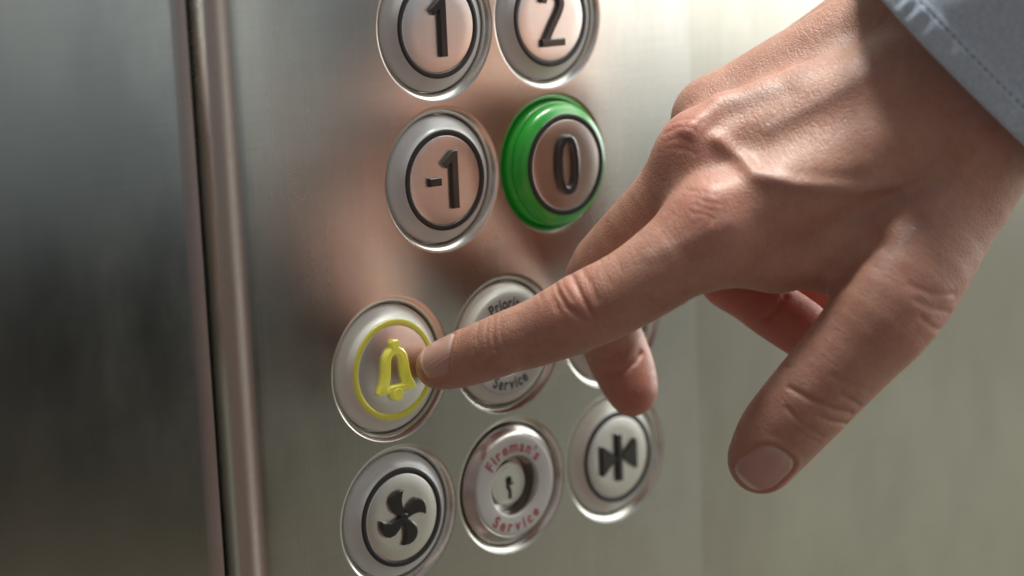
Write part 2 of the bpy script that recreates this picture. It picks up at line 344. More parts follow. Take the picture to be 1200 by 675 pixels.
push_button('button with black door-close arrows, below the curled middle fingertip', *G('B3', 'B1'), d_close, mc=m_white, sym='door_close_symbol')

_glyph = {}
def glyph(ch):
    if ch not in _glyph:
        cu = bpy.data.curves.new('glyph', 'FONT'); cu.body = ch; cu.size = 1.0; cu.extrude = 0; cu.offset = .028; cu.resolution_u = 4
        o = bpy.data.objects.new('glyph', cu); COL.objects.link(o); dg = bpy.context.evaluated_depsgraph_get()
        me = o.evaluated_get(dg).to_mesh(); vs = [tuple(v.co) for v in me.vertices]; fs = [tuple(p_.vertices) for p_ in me.polygons]
        o.evaluated_get(dg).to_mesh_clear(); bpy.data.objects.remove(o)
        xs = [q[0] for q in vs]; _glyph[ch] = (vs, fs, min(xs), max(xs))
    return _glyph[ch]
def arc_text(name, text, rad, size, y, m, parent, top=True, gap=.2, wide=.92):
    """lettering bent round a circle, standing upright at top or bottom"""
    vs = []; fs = []; tot = 0; lay = []
    for ch in text:
        g = glyph(ch); w = (g[3] - g[2]) * size * wide; lay.append((ch, tot, w)); tot += w + gap * size
    tot -= gap * size
    for ch, x0, w in lay:
        g = glyph(ch); th = (x0 + w / 2 - tot / 2) / (rad + (size * .36 if top else -size * .36)); k = len(vs)
        for (x, z, _) in g[0]:
            lx = (x - (g[2] + g[3]) / 2) * size * wide; lz = z * size
            if top: a = th; px = (rad + lz) * math.sin(a) + lx * math.cos(a); pz = (rad + lz) * math.cos(a) - lx * math.sin(a)
            else: a = th; px = (rad - lz) * math.sin(a) + lx * math.cos(a); pz = -(rad - lz) * math.cos(a) + lx * math.sin(a)
            vs.append((px * MM, y * MM, pz * MM))
        fs += [tuple(k + i for i in q) for q in g[1]]
    me = mesh_of(name, vs, fs); o = link(name, me, m, parent, False)
    so = o.modifiers.new('thick', 'SOLIDIFY'); so.thickness = .00004; so.offset = 0
    return o
def key_switch(label, cx, cz, upper, mtext, mface=m_label, mbez=m_chrome, size=4.4, r0=9.5, r1=12.7, wide=.92, gap=.2):
    t = thing('key_switch', label, 'key switch', (cx * MM, 0, cz * MM), 'ring-lettered key switches of the lift panel')
    lathe('bezel', [(16.6, 5.8), (16.6, 1.5), (16.5, 1.1), (16.2, .8), (15.6, .35), (14.9, -.2), (14.5, -.6), (14.3, -.9), (14.15, -1.05), (14.0, -1.0), (14.0, 0)], mbez, t)
    lathe('face_ring', [(14.02, -.6), (14.02, -1.0), (13.9, -1.1), (13.0, -1.12), (8.9, -1.12), (8.5, -1.05), (8.25, -.8), (8.2, -.4)], mface, t, deg=60)
    lathe('recess', [(8.21, -.7), (8.1, -.3), (8.0, 1.0), (7.9, 4.3), (7.0, 4.6), (.01, 4.6)], m_chrome, t)
    b = lathe('lock_barrel', [(6.1, 4.6), (6.1, 1.9), (6.0, 1.6), (5.7, 1.45), (4.9, 1.45), (4.8, 1.55), (4.65, 1.45), (.01, 1.45)], m_lock, t, deg=25)
    def kh(bm):
        path = [(0, 1.2), (-.35, .2), (-.45, -.7), (.1, -1.5), (.35, -2.4), (.3, -3.4), (.3, -4.2)]
        Lf, Rt = stroke(path, 1.15); outline_solid(bm, [tuple(q) for q in Lf] + [tuple(q) for q in Rt[::-1]], 1.5, .12, .03)
        outline_solid(bm, arc(0, 1.1, 1.15, 1.1, 0, 342, 19), 1.5, .10, .03)
        outline_solid(bm, [(.3, -.6), (1.7, -.2), (1.7, .35), (.2, .1)], 1.49, .06, .02)
    sym_obj('keyhole', kh, m_dark, b)
    arc_text('lettering', upper, r0, size, -1.16, mtext, t, True, gap, wide); arc_text('lettering', 'Service', r1, size, -1.16, mtext, t, False, gap, wide)
    return t
key_switch("chrome-rimmed key switch lettered in red, between the fan and door-close buttons", *G('B2', 'B1'), "Fireman's", m_red)
key_switch('round switch lettered in dark grey, half covered by the pointing finger', *G('B2', 'B'), 'Priority', m_print, mbez=m_white, size=4.5, r0=9.8, r1=12.4, wide=.76, gap=.08)

# ------------------------------------------------------------------ the hand: one continuous surface
CHAINS = {
  'index': ([(11.14, -68.25, 1.24, 11.9), (1.3, -63.04, -6.57, 10.8), (-6.23, -55.56, -13.47, 10.0), (-13.27, -45.63, -19.52, 9.9), (-18.34, -35.82, -24.67, 8.7), (-23.42, -25.78, -28.84, 8.0), (-26.57, -14.78, -33.33, 7.3), (-29.05, -7.26, -35.97, 6.2)],
     (-0.407, -0.081, 0.91), 1.06),
  'middle': ([(19.55, -57.27, 15.59, 12.0), (15.59, -47.28, 4.09, 10.4), (12.9, -35.63, -7.17, 10.0), (13.03, -24.79, -17.3, 9.8), (19.97, -17.58, -29.35, 8.6), (24.85, -16.02, -38.84, 8.5), (25.41, -19.46, -45.57, 8.0), (24.84, -22.81, -50.41, 6.7)],
     (-0.728, 0.359, 0.584), 1.04),
  'ring': ([(35.62, -46.73, 22.05, 11.2), (37.41, -42.17, 8.43, 9.6), (40.96, -39.29, -5.85, 8.8), (44.1, -39.66, -18.45, 8.6), (45.18, -47.13, -23.34, 7.7), (45.88, -55.44, -27.53, 7.7), (48.05, -62.3, -31.59, 7.5), (48.54, -65.91, -33.71, 6.8)],
     (-0.7, 0.47, -0.538), 1.04),
  'pinky': ([(54.36, -36.25, 21.07, 9.8), (59.19, -34.51, 6.58, 8.6), (64.48, -36.72, -11.52, 7.6), (67.7, -39.9, -18.77, 7.4), (69.0, -46.34, -24.22, 6.8), (70.07, -52.3, -28.44, 6.6), (70.25, -57.18, -31.42, 6.0)],
     (-0.7, 0.47, -0.538), 1.0),
  'thumb': ([(63.4, -99.93, 5.79, 13.0), (52.05, -99.94, -6.86, 13.9), (38.75, -99.59, -19.4, 13.4), (30.94, -95.28, -29.28, 11.7), (24.81, -90.63, -37.37, 10.9), (20.76, -87.21, -43.13, 10.6), (16.44, -82.57, -50.36, 10.0), (14.5, -78.53, -57.17, 8.6)],
     (-0.353, -0.934, 0.057), 1.08),
}
VEINS = [[(11.92, -77.01, 17.66), (13.16, -79.08, 13.53), (19.9, -85.53, 10.73), (30.62, -95.02, 9.54), (40.16, -102.89, 10.84), (48.56, -109.12, 14.86)], [(18.11, -80.65, 24.64), (27.52, -87.37, 30.22), (39.56, -95.89, 37.69)], [(29.37, -95.94, 1.28), (39.55, -103.34, 6.82), (49.34, -111.03, 9.74)], [(12.08, -73.92, 31.06), (23.65, -82.77, 35.51), (36.14, -90.96, 46.0)], [(32.84, -100.83, -6.63), (40.71, -106.21, -0.97), (48.58, -111.59, 4.7)], [(-8.86, -64.51, -4.36), (-2.22, -69.55, -1.68), (6.2, -75.76, 2.54)]]
PALM = [
  (11.14, -68.25, 1.24, 12.0, 60.67, -98.68, 23.46, 12.5, 6.0),
  (19.55, -57.27, 15.59, 12.4, 64.34, -95.94, 36.77, 12.5, 7.0),
  (35.75, -46.63, 22.92, 11.8, 74.28, -87.11, 53.18, 12.5, 7.0),
  (54.63, -36.05, 22.87, 10.5, 86.6, -77.72, 58.17, 12.0, 7.0),
  (33.44, -56.37, 7.67, 11.0, 74.44, -86.9, 32.47, 16.0, 9.0),
  (49.1, -45.2, 15.24, 11.0, 88.35, -79.06, 42.2, 15.0, 9.0),
  (66.78, -96.67, 31.3, 15.0, 77.48, -97.81, 36.86, 19.0, 10.0),
  (77.37, -86.06, 46.32, 15.0, 87.73, -90.29, 48.96, 19.0, 10.0),
  (80.33, -90.46, 38.61, 20.0, 100.11, -126.53, 81.56, 27.0, 12.0),
  (78.51, -95.75, 32.42, 19.0, 100.44, -128.81, 73.29, 27.0, 12.0),
  (63.4, -99.93, 5.79, 13.0, 73.89, -101.74, 24.47, 17.0, 12.0),
  (23.53, -74.96, -10.24, 5.6, 52.55, -95.64, -3.91, 13.0, 7.0),
  (10.99, -69.62, -4.96, 9.5, 24.61, -75.95, -10.51, 5.2, 6.0),
  (35.79, -83.37, -12.64, 4.2, 44.56, -96.59, -14.03, 10.0, 7.0),
  (35.86, -75.54, -13.26, 4.6, 39.12, -78.85, -15.35, 4.4, 3.0),
  (51.98, -77.24, 3.72, 15.0, 69.61, -93.16, 11.52, 18.0, 9.0),
]
RIDGES = [
  ([(5.08, -73.11, 9.5), (10.63, -77.46, 11.23), (20.33, -85.22, 13.55), (32.93, -95.8, 14.49)], 0.45, 3.2),
  ([(3.75, -68.14, 25.42), (10.72, -72.44, 32.35), (19.17, -78.63, 36.77), (29.6, -85.85, 43.92), (38.48, -91.72, 51.16), (43.69, -95.33, 54.73)], 1.4, 2.4),
  ([(9.17, -70.6, 34.47), (18.11, -76.92, 40.08), (28.54, -84.14, 47.23)], 0.6, 2.4),
  ([(8.48, -72.84, 22.73), (11.92, -77.01, 17.66), (13.16, -79.08, 13.53), (19.9, -85.53, 10.73), (30.62, -95.02, 9.54), (40.16, -102.89, 10.84), (46.83, -107.91, 13.73)], 1.1, 2.1),
  ([(10.72, -72.44, 32.35), (12.1, -73.4, 33.29)], 0.6, 2.6),
  ([(1.89, -66.52, 25.52), (1.09, -66.12, 24.35)], 0.5, 4.5),
  ([(4.09, -72.84, 7.12), (3.29, -72.44, 5.94)], 0.2, 6.5),
  ([(8.69, -71.95, 27.18), (15.04, -76.7, 30.09), (22.67, -82.26, 34.14)], -0.6, 3.2),
  ([(18.11, -80.65, 24.64), (27.52, -87.37, 30.22), (39.56, -95.89, 37.69)], 0.35, 3.0),
  ([(9.17, -70.6, 34.47), (18.05, -76.97, 39.67), (28.36, -84.28, 46.02), (35.21, -89.16, 50.12)], -0.35, 2.2),
  ([(8.97, -76.7, 8.48), (13.92, -82.49, 2.12)], -0.5, 6.0),
  ([(55.61, -108.89, 40.88), (49.45, -105.98, 31.06), (41.75, -101.72, 21.32)], 0.35, 2.6),
  ([(55.35, -114.05, 18.55), (49.34, -111.03, 9.74), (43.64, -107.78, 2.94)], 0.5, 3.0),
  ([(25.35, -95.18, -9.88), (28.21, -96.79, -6.38), (33.3, -100.49, -3.61)], -1.4, 3.2),
  ([(-22.25, -45.43, -9.01), (-22.51, -46.45, -12.66), (-22.06, -49.12, -16.64), (-20.57, -53.46, -19.31)], -0.52, 0.7),
  ([(-20.3, -48.64, -6.85), (-20.14, -50.97, -11.46), (-19.89, -52.96, -14.85), (-19.62, -54.92, -18.02)], -0.5, 0.65),
  ([(-23.41, -43.54, -10.3), (-23.48, -44.97, -13.95), (-23.29, -46.75, -17.15)], -0.22, 0.7),
  ([(-18.99, -51.21, -6.35), (-18.52, -54.11, -10.73), (-18.37, -56.16, -14.71)], -0.25, 0.8),
  ([(-21.39, -48.62, -12.16), (-21.24, -50.15, -14.96)], 0.42, 2.6),
  ([(-22.9, -44.26, -9.46), (-23.16, -45.55, -13.72), (-22.89, -48.09, -18.32)], -0.16, 0.5),
  ([(-21.23, -46.87, -7.32), (-21.58, -47.95, -11.57), (-21.05, -50.55, -14.95)], -0.2, 0.45),
  ([(-24.58, -41.65, -11.61), (-24.75, -42.87, -15.26)], -0.12, 0.5),
  ([(-16.49, -56.13, -5.37), (-16.57, -58.06, -10.17)], -0.12, 0.6),
  ([(-14.65, -59.33, -3.64), (-14.71, -60.97, -7.63)], -0.1, 0.6),
  ([(-30.97, -31.89, -19.86), (-31.7, -32.14, -24.0), (-31.96, -33.17, -27.69)], -0.3, 0.65),
  ([(-31.78, -30.52, -20.54), (-32.61, -30.57, -24.7), (-32.94, -31.37, -28.2)], -0.2, 0.6),
  ([(-30.2, -33.28, -19.38), (-30.72, -33.95, -23.5), (-30.88, -35.18, -27.18)], -0.16, 0.7),
  ([(-33.06, -28.36, -21.67), (-33.94, -28.16, -25.44)], -0.12, 0.6),
  ([(-30.53, -38.82, -34.03), (-29.64, -40.11, -32.72)], -0.5, 0.9),
  ([(-20.46, -56.89, -26.68), (15.85, -20.94, -35.71)], -0.4, 1.2),
  ([(11.32, -90.97, -36.75), (14.62, -94.48, -39.57), (18.88, -98.77, -42.23), (21.81, -101.57, -43.41)], -0.5, 0.7),
  ([(15.83, -96.56, -43.89), (18.12, -98.84, -45.23), (20.92, -101.48, -46.2)], -0.5, 0.6),
  ([(10.0, -90.94, -41.34), (12.2, -93.78, -45.32), (15.56, -97.5, -48.74)], -0.3, 0.65),
  ([(20.2, -99.04, -38.66), (22.27, -101.24, -40.39), (23.63, -102.71, -41.68)], -0.35, 0.6),
  ([(10.56, -92.51, -45.83), (12.51, -94.79, -48.37), (14.89, -97.25, -50.12)], -0.2, 0.6),
  ([(10.57, -88.79, -30.43), (11.92, -90.27, -31.72)], -0.4, 0.8),
  ([(19.33, -97.21, -34.15), (22.82, -100.83, -36.77), (25.72, -103.65, -38.14)], -0.18, 0.8),
  ([(37.6, -108.49, -21.52), (40.29, -111.48, -24.3), (42.52, -113.56, -25.03)], -0.3, 0.8),
  ([(37.13, -107.1, -17.43), (40.22, -110.29, -19.63), (43.96, -113.74, -20.64)], -0.25, 0.8),
  ([(36.75, -105.89, -13.75), (40.74, -109.91, -16.2), (45.37, -113.94, -16.46)], -0.22, 0.8),
  ([(-0.33, -64.68, 25.24), (1.99, -66.45, 26.13), (4.64, -68.96, 25.17)], -0.16, 0.5),
  ([(-0.33, -65.18, 23.2), (1.93, -66.99, 23.69), (3.6, -68.74, 22.38)], -0.13, 0.45),
  ([(1.16, -67.06, 20.69), (2.42, -67.37, 23.87), (3.9, -67.78, 27.44)], -0.13, 0.45),
  ([(0.96, -65.22, 27.6), (3.53, -67.31, 28.07), (5.57, -69.28, 27.15)], -0.12, 0.45),
  ([(0.05, -65.89, 21.56), (2.15, -67.82, 21.04), (3.82, -69.57, 19.73)], -0.1, 0.45),
  ([(3.91, -68.76, 23.38), (5.29, -69.48, 25.34), (6.46, -70.11, 26.9)], -0.1, 0.5),
  ([(1.71, -70.38, 8.87), (3.53, -72.26, 7.56), (5.64, -74.19, 7.04)], -0.1, 0.5),
  ([(0.39, -70.11, 5.29), (2.21, -71.75, 4.99), (4.16, -73.79, 3.46)], -0.1, 0.5),
  ([(3.59, -71.72, 9.99), (2.58, -71.72, 6.39), (1.1, -71.32, 2.81)], -0.1, 0.5),
  ([(5.32, -73.43, 9.08), (4.53, -73.52, 5.88), (3.05, -73.11, 2.3)], -0.09, 0.5),
  ([(1.0, -70.15, 7.29), (2.7, -71.88, 6.18), (5.05, -74.12, 5.24)], -0.08, 0.45),
  ([(0.62, -68.94, 10.97), (2.67, -70.92, 10.04), (5.04, -73.14, 9.3)], -0.08, 0.5),
  ([(6.22, -74.5, 7.82), (5.95, -74.95, 4.99), (4.84, -74.77, 1.8)], -0.08, 0.5),
  ([(15.7, -22.7, -43.59), (18.47, -25.07, -43.52), (21.79, -27.31, -40.99), (23.3, -28.13, -39.04)], -0.8, 0.9),
  ([(38.77, -58.83, -28.02), (41.2, -60.26, -25.3), (43.26, -61.42, -22.78)], -0.7, 0.9),
]
NAILS = [('index', ((-32.68, -10.78, -30.15), (-0.305, 0.873, -0.38), (-0.355, 0.042, 0.934), 5.8, 4.9)), ('thumb', ((8.37, -85.45, -57.66), (-0.452, 0.473, -0.757), (-0.526, -0.844, -0.104), 6.7, 5.7))]
FLUSH = [(11.19, -57.41, 24.13, 9, 0.5), (3.69, -72.64, 6.53, 10, 0.45), (-21.1, -48.48, -14.76, 8, 0.35), (21.59, -27.05, -51.75, 12, 0.6), (-33.53, -11.83, -34.75, 8, 0.35), (41.5, -52.68, -20.56, 22, 1.0), (61.11, -54.64, -25.62, 22, 1.2), (38.62, -77.05, -15.25, 9, 0.9), (8.72, -82.8, -62.1, 8, 0.4), (38.86, -112.58, -22.89, 12, 0.25)]
DORSAL = (0.6404, 0.7466, -0.1801)
SLEEVE = {'c': (66.46, -96.41, 36.83), 'ax': (0.461, -0.583, 0.669), 'major': (0.441, -0.549, -0.71)}
HAND_AXIS = (0.755, -0.569, 0.325)
HAND_SIDE = (-0.14, 0.344, 0.928)

def spline(P, sub=3):
    P = np.array(P, float); Q = [P[0]]
    for i in range(len(P) - 1):
        p0 = P[max(i - 1, 0)]; p1 = P[i]; p2 = P[i + 1]; p3 = P[min(i + 2, len(P) - 1)]
        for s in range(1, sub + 1):
            t = s / sub
            Q.append(.5 * ((2 * p1) + (-p0 + p2) * t + (2 * p0 - 5 * p1 + 4 * p2 - p3) * t * t + (-p0 + 3 * p1 - 3 * p2 + p3) * t ** 3))
    return np.array(Q)
def seg(X, a, b, ra, rb, n=None, fl=1.0):
    pa = X - a; ba = b - a; h = np.clip(pa @ ba / (ba @ ba), 0, 1)
    q = pa - h[:, None] * ba
    if n is not None: q = q + (fl - 1) * (q @ n)[:, None] * n
    return np.sqrt((q * q).sum(1)) - (ra + (rb - ra) * h)
def smin(a, b, k):
    h = np.maximum(k - np.abs(a - b), 0) / k
    return np.minimum(a, b) - h * h * k * .25
CH = {k: (spline(v[0]).astype(np.float32), np.array(v[1], np.float32), v[2]) for k, v in CHAINS.items()}
def palm_sdf(X):
    d = None
    for p_ in PALM:
        p_ = np.array(p_, np.float32); s = seg(X, p_[0:3], p_[4:7], p_[3], p_[7]); d = s if d is None else smin(d, s, p_[8])
    return d
def chain_sdf(X, c):
    P, n, fl = c; d = None
    for i in range(len(P) - 1):
        s = seg(X, P[i, :3], P[i + 1, :3], P[i, 3], P[i + 1, 3], n, fl); d = s if d is None else smin(d, s, 1.0)
    return d
def union(dp, dcs):
    d = dp
    for s in dcs: d = smin(d, s, 5.0)
    return d
def build_hand():
    h = 0.42; nb = 8; B = h * nb
    allp = np.concatenate([c[0][:, :3] for c in CH.values()] + [np.array([q[0:3] for q in PALM]), np.array([q[4:7] for q in PALM])])
    lo = allp.min(0) - 32; n = np.ceil((allp.max(0) + 32 - lo) / B).astype(int)
    g = np.stack(np.meshgrid(*[np.arange(k) for k in n], indexing='ij'), -1).reshape(-1, 3)
    X = (lo + (g + .5) * B).astype(np.float32)
    dp = palm_sdf(X); dc = [chain_sdf(X, c) for c in CH.values()]; d = union(dp, dc)
    act = np.abs(d) < B * .87 * 1.15 + 1.0; g = g[act]; dp = dp[act]; dc = [q[act] for q in dc]; da = d[act]
    off = np.stack(np.meshgrid(*[np.arange(nb + 1)] * 3, indexing='ij'), -1).reshape(-1, 3)
    gi = g[:, None, :] * nb + off[None]; m = len(off)
    X = (lo + gi * h).astype(np.float32)
    V = np.full((len(g), m), 50., np.float32)
    def sub(fn, coarse):
        out = np.full((len(g), m), 50., np.float32); w = np.where(coarse < da + 14)[0]
        if len(w): out[w] = fn(X[w].reshape(-1, 3)).reshape(len(w), m)
        return out
    V = union(sub(palm_sdf, dp), [sub(lambda Y, c=c: chain_sdf(Y, c), q) for c, q in zip(CH.values(), dc)])
    V = V.reshape(-1, nb + 1, nb + 1, nb + 1)
    # surface nets
    DIM = n * nb + 2
    def key(a): return (a[..., 0].astype(np.int64) * DIM[1] + a[..., 1]) * DIM[2] + a[..., 2]
    s = V < 0
    corners = [(i, j, k) for i in (0, 1) for j in (0, 1) for k in (0, 1)]
    sl = lambda i: slice(i, i + nb)
    cnt = sum(s[:, sl(i), sl(j), sl(k)].astype(np.int8) for i, j, k in corners)
    b_, i_, j_, k_ = np.where((cnt > 0) & (cnt < 8))
    cell = g[b_] * nb + np.stack([i_, j_, k_], 1)
    acc = np.zeros((len(b_), 3)); w = np.zeros(len(b_))
    for a in corners:
        for ax in range(3):
            if a[ax]: continue
            c2 = list(a); c2[ax] = 1
            va = V[b_, i_ + a[0], j_ + a[1], k_ + a[2]]; vb = V[b_, i_ + c2[0], j_ + c2[1], k_ + c2[2]]
            x = (va < 0) != (vb < 0); t = np.where(x, va / np.where(x, va - vb, 1), 0)
            pt = np.array(a, float)[None].repeat(len(b_), 0); pt[:, ax] = t
            acc[x] += pt[x]; w[x] += 1
    pos = lo + (cell + acc / w[:, None]) * h
    ck = key(cell); order = np.argsort(ck); cks = ck[order]
    faces = []
    for ax in range(3):
        e = [0, 0, 0]; e[ax] = 1
        A = s[:, :nb, :nb, :nb]; Bq = s[:, e[0]:nb + e[0], e[1]:nb + e[1], e[2]:nb + e[2]]
        b2, i2, j2, k2 = np.where(A != Bq); base = g[b2] * nb + np.stack([i2, j2, k2], 1); flip = ~A[b2, i2, j2, k2]
        u = (ax + 1) % 3; v = (ax + 2) % 3; q = []
        ok = np.ones(len(base), bool)
        for du, dv in ((0, 0), (1, 0), (1, 1), (0, 1)):
            c = base.copy(); c[:, u] -= du; c[:, v] -= dv; kk = key(c); ix = np.searchsorted(cks, kk); ix = np.minimum(ix, len(cks) - 1)
            ok &= cks[ix] == kk; q.append(order[ix])
        q = np.stack(q, 1); q[flip] = q[flip][:, ::-1]; faces.append(q[ok])
    F = np.concatenate(faces)
    return pos, F
def normals(P, F):
    a = P[F[:, 2]] - P[F[:, 0]]; b = P[F[:, 3]] - P[F[:, 1]]; n = np.cross(a, b); N_ = np.zeros_like(P)
    for i in range(4):
        for ax in range(3): N_[:, ax] += np.bincount(F[:, i], n[:, ax], len(P))
    return N_ / np.maximum(np.linalg.norm(N_, axis=1, keepdims=True), 1e-9)
def smoothstep(a, b, x):
    t = np.clip((x - a) / (b - a), 0, 1); return t * t * (3 - 2 * t)
P, F = build_hand()
Nn = normals(P, F)
V_ = np.array(DORSAL)
# relax once so the voxel grid leaves no terraces
for it in range(3):
    acc = np.zeros_like(P); c_ = np.zeros(len(P))
    for i in range(4):
        for j in (1, 3):
            for ax in range(3): acc[:, ax] += np.bincount(F[:, i], P[F[:, (i + j) % 4], ax], len(P))
            c_ += np.bincount(F[:, i], minlength=len(P))
    P = P * .5 + .5 * acc / c_[:, None]
Nn = normals(P, F)
# tendons, veins, creases
disp = np.zeros(len(P)); face_to = Nn @ V_
rng = np.random.RandomState(3)
for pts, amp, wid in RIDGES:
    pts = np.array(pts); cen = pts.mean(0); rad = np.linalg.norm(pts - cen, axis=1).max() + wid * 4 + 12
    ix = np.where((((P - cen) ** 2).sum(1) < rad * rad) & (face_to < .15))[0]
    if len(ix) == 0: continue
    X = P[ix]; best = np.full(len(ix), 1e9)
    for a, b in zip(pts, pts[1:]):
        pa = X - a; ba = b - a; dz = pa @ V_
        pa = pa - (pa @ V_)[:, None] * V_; ba = ba - (ba @ V_) * V_
        t = np.clip(pa @ ba / (ba @ ba), 0, 1); q = pa - t[:, None] * ba
        dd = (q * q).sum(1) + np.where(np.abs(dz) > 16, 1e3, 0); best = np.minimum(best, dd)
    disp[ix] += amp * np.exp(-best / wid ** 2) * smoothstep(.15, -.25, face_to[ix])
veinm = np.zeros(len(P))
for pts in VEINS:
    pts = np.array(pts); best = np.full(len(P), 1e9)
    for a, b in zip(pts, pts[1:]):
        pa = P - a; ba = b - a; pa = pa - (pa @ V_)[:, None] * V_; ba = ba - (ba @ V_) * V_
        t = np.clip(pa @ ba / (ba @ ba), 0, 1); q = pa - t[:, None] * ba; best = np.minimum(best, (q * q).sum(1))
    g_ = np.exp(-best / 1.7 ** 2) * smoothstep(.15, -.25, face_to); veinm = np.maximum(veinm, g_); disp += .16 * g_
# nails
nailm = np.zeros(len(P)); nailt = np.zeros(len(P))
for nm, (c, ax, n_, hl, hw) in NAILS:
    c = np.array(c); ax = np.array(ax); n_ = np.array(n_); n_ = n_ - (n_ @ ax) * ax; n_ /= np.linalg.norm(n_); wd = np.cross(n_, ax)
    X = P - c; s_ = X @ ax; t_ = X @ wd; z_ = X @ n_
    rr_ = (np.abs(s_ / hl) ** 3.2 + np.abs(t_ / hw) ** 2.6) ** (1 / 2.9); ed = (rr_ - 1) * min(hl, hw)   # mm from border
    ok = (Nn @ n_ > .05) & (np.abs(z_) < 9)
    msk = smoothstep(.15, -.15, ed) * ok; nailm = np.maximum(nailm, msk)
    nailt = np.where(msk > .01, s_ / hl, nailt)
    disp += ok * (-.55 * np.exp(-(ed / .40) ** 2) * smoothstep(1.15, .7, s_ / hl) + .12 * msk + .22 * np.exp(-((ed - 1.0) / .8) ** 2) * smoothstep(.9, .4, s_ / hl) + .05 * msk * np.sin(t_ * 9.0))
P = P + Nn * disp[:, None]
# chain coordinates for the cross-finger lines
fc = np.zeros((len(P), 3)); fwt = np.zeros(len(P)); bd = np.full(len(P), 1e9)
off = 0
for nm, (Pc, n_, fl) in CH.items():
    o2 = np.cumsum([0] + list(np.linalg.norm(np.diff(Pc[:, :3], axis=0), axis=1)))
    cen = Pc[:, :3].mean(0); rad = np.linalg.norm(Pc[:, :3] - cen, axis=1).max() + 16
    ix = np.where(((P - cen) ** 2).sum(1) < rad * rad)[0]; X = P[ix]
    b_d = np.full(len(ix), 1e9); bt = np.zeros(len(ix)); bq = np.zeros((len(ix), 3)); bx = np.zeros((len(ix), 3))
    for i in range(len(Pc) - 1):
        a = Pc[i, :3].astype(float); b = Pc[i + 1, :3].astype(float); pa = X - a; ba = b - a; t = np.clip(pa @ ba / (ba @ ba), 0, 1); q = pa - t[:, None] * ba
        d = np.sqrt((q * q).sum(1)) - (Pc[i, 3] + (Pc[i + 1, 3] - Pc[i, 3]) * t); m_ = d < b_d
        b_d[m_] = d[m_]; bt[m_] = (o2[i] + t * (o2[i + 1] - o2[i]))[m_]; bq[m_] = q[m_]; bx[m_] = ba / np.linalg.norm(ba)
    m_ = b_d < np.minimum(bd[ix], 3.0); jx = ix[m_]
    wd = np.cross(bx[m_], n_.astype(float)); ang = np.arctan2((bq[m_] * wd).sum(1), (bq[m_] * n_).sum(1))
    fc[jx, 0] = bt[m_] + off; fc[jx, 1] = ang * 9; fc[jx, 2] = off
    fwt[jx] = smoothstep(5, 16, bt[m_]) * smoothstep(3, .5, b_d[m_]); bd[jx] = b_d[m_]; off += 300
tint = np.zeros(len(P))
for x, y, z, r, s in FLUSH: tint += s * np.exp(-((P - np.array((x, y, z))) ** 2).sum(1) / r ** 2)
me = bpy.data.meshes.new('hand')
me.vertices.add(len(P)); me.vertices.foreach_set('co', (P * MM).astype(np.float32).ravel())
me.loops.add(F.size); me.loops.foreach_set('vertex_index', F.astype(np.int32).ravel())
me.polygons.add(len(F)); me.polygons.foreach_set('loop_start', np.arange(0, F.size, 4, dtype=np.int32)); me.polygons.foreach_set('loop_total', np.full(len(F), 4, np.int32))
me.update(calc_edges=True)
me.polygons.foreach_set('use_smooth', np.ones(len(F), bool))
for nm, arr in (('flush', tint), ('vein', veinm), ('nail', nailm), ('nail_pos', nailt), ('finger', fwt)):
    at = me.attributes.new(nm, 'FLOAT', 'POINT'); at.data.foreach_set('value', arr.astype(np.float32))
at = me.attributes.new('along', 'FLOAT_VECTOR', 'POINT'); at.data.foreach_set('vector', fc.astype(np.float32).ravel())
print('hand verts', len(P), 'faces', len(F))

# skin
m_skin = mat('skin', Roughness=.46, Subsurface_Weight=.55, Subsurface_Scale=.0035)
t = m_skin.node_tree; b = t.nodes['Principled BSDF']; b.inputs['Subsurface Radius'].default_value = (1.0, .28, .14); b.inputs['Specular IOR Level'].default_value = .5; b.inputs['Coat Weight'].default_value = .22; b.inputs['Coat Roughness'].default_value = .38
def attr(nm, out='Fac'):
    a = t.nodes.new('ShaderNodeAttribute'); a.attribute_name = nm; return a.outputs[out]
def mixc(fac, c1, c2, f=1.0):
    n = t.nodes.new('ShaderNodeMix'); n.data_type = 'RGBA'
    if fac is None: n.inputs[0].default_value = f
    elif isinstance(fac, float): n.inputs[0].default_value = fac
    else: t.links.new(fac, n.inputs[0])
    for s, c in ((6, c1), (7, c2)):
        if isinstance(c, tuple): n.inputs[s].default_value = (*c, 1)
        else: t.links.new(c, n.inputs[s])
    return n.outputs[2]
def math_(op, a, b_=None, c=None):
    n = t.nodes.new('ShaderNodeMath'); n.operation = op
    for i, x in enumerate((a, b_, c)):
        if x is None: continue
        if isinstance(x, (int, float)): n.inputs[i].default_value = x
        else: t.links.new(x, n.inputs[i])
    return n.outputs[0]
mott = mrange(m_skin, noise(m_skin, 110, 4).outputs[0], 0, 1, .35, .68).outputs[0]
blot = mrange(m_skin, noise(m_skin, 420, 4, rough=.65).outputs[0], 0, 1, .35, .7).outputs[0]
c0 = mixc(mott, (.49, .272, .20), (.42, .205, .15))
c0 = mixc(math_('MULTIPLY', blot, .5), c0, (.52, .34, .26))
c0 = mixc(math_('MULTIPLY', attr('vein'), .26), c0, (.29, .235, .23))
c0 = mixc(math_('MINIMUM', attr('flush'), .9), c0, (.50, .17, .13))
ncol = mixc(mrange(m_skin, attr('nail_pos'), 0, 1, .72, .86).outputs[0], (.54, .34, .30), (.78, .65, .55))
ncol = mixc(mrange(m_skin, attr('nail_pos'), 1, 0, -.85, -.5).outputs[0], ncol, (.55, .40, .35))
c0 = mixc(attr('nail'), c0, ncol)
t.links.new(c0, b.inputs['Base Color'])
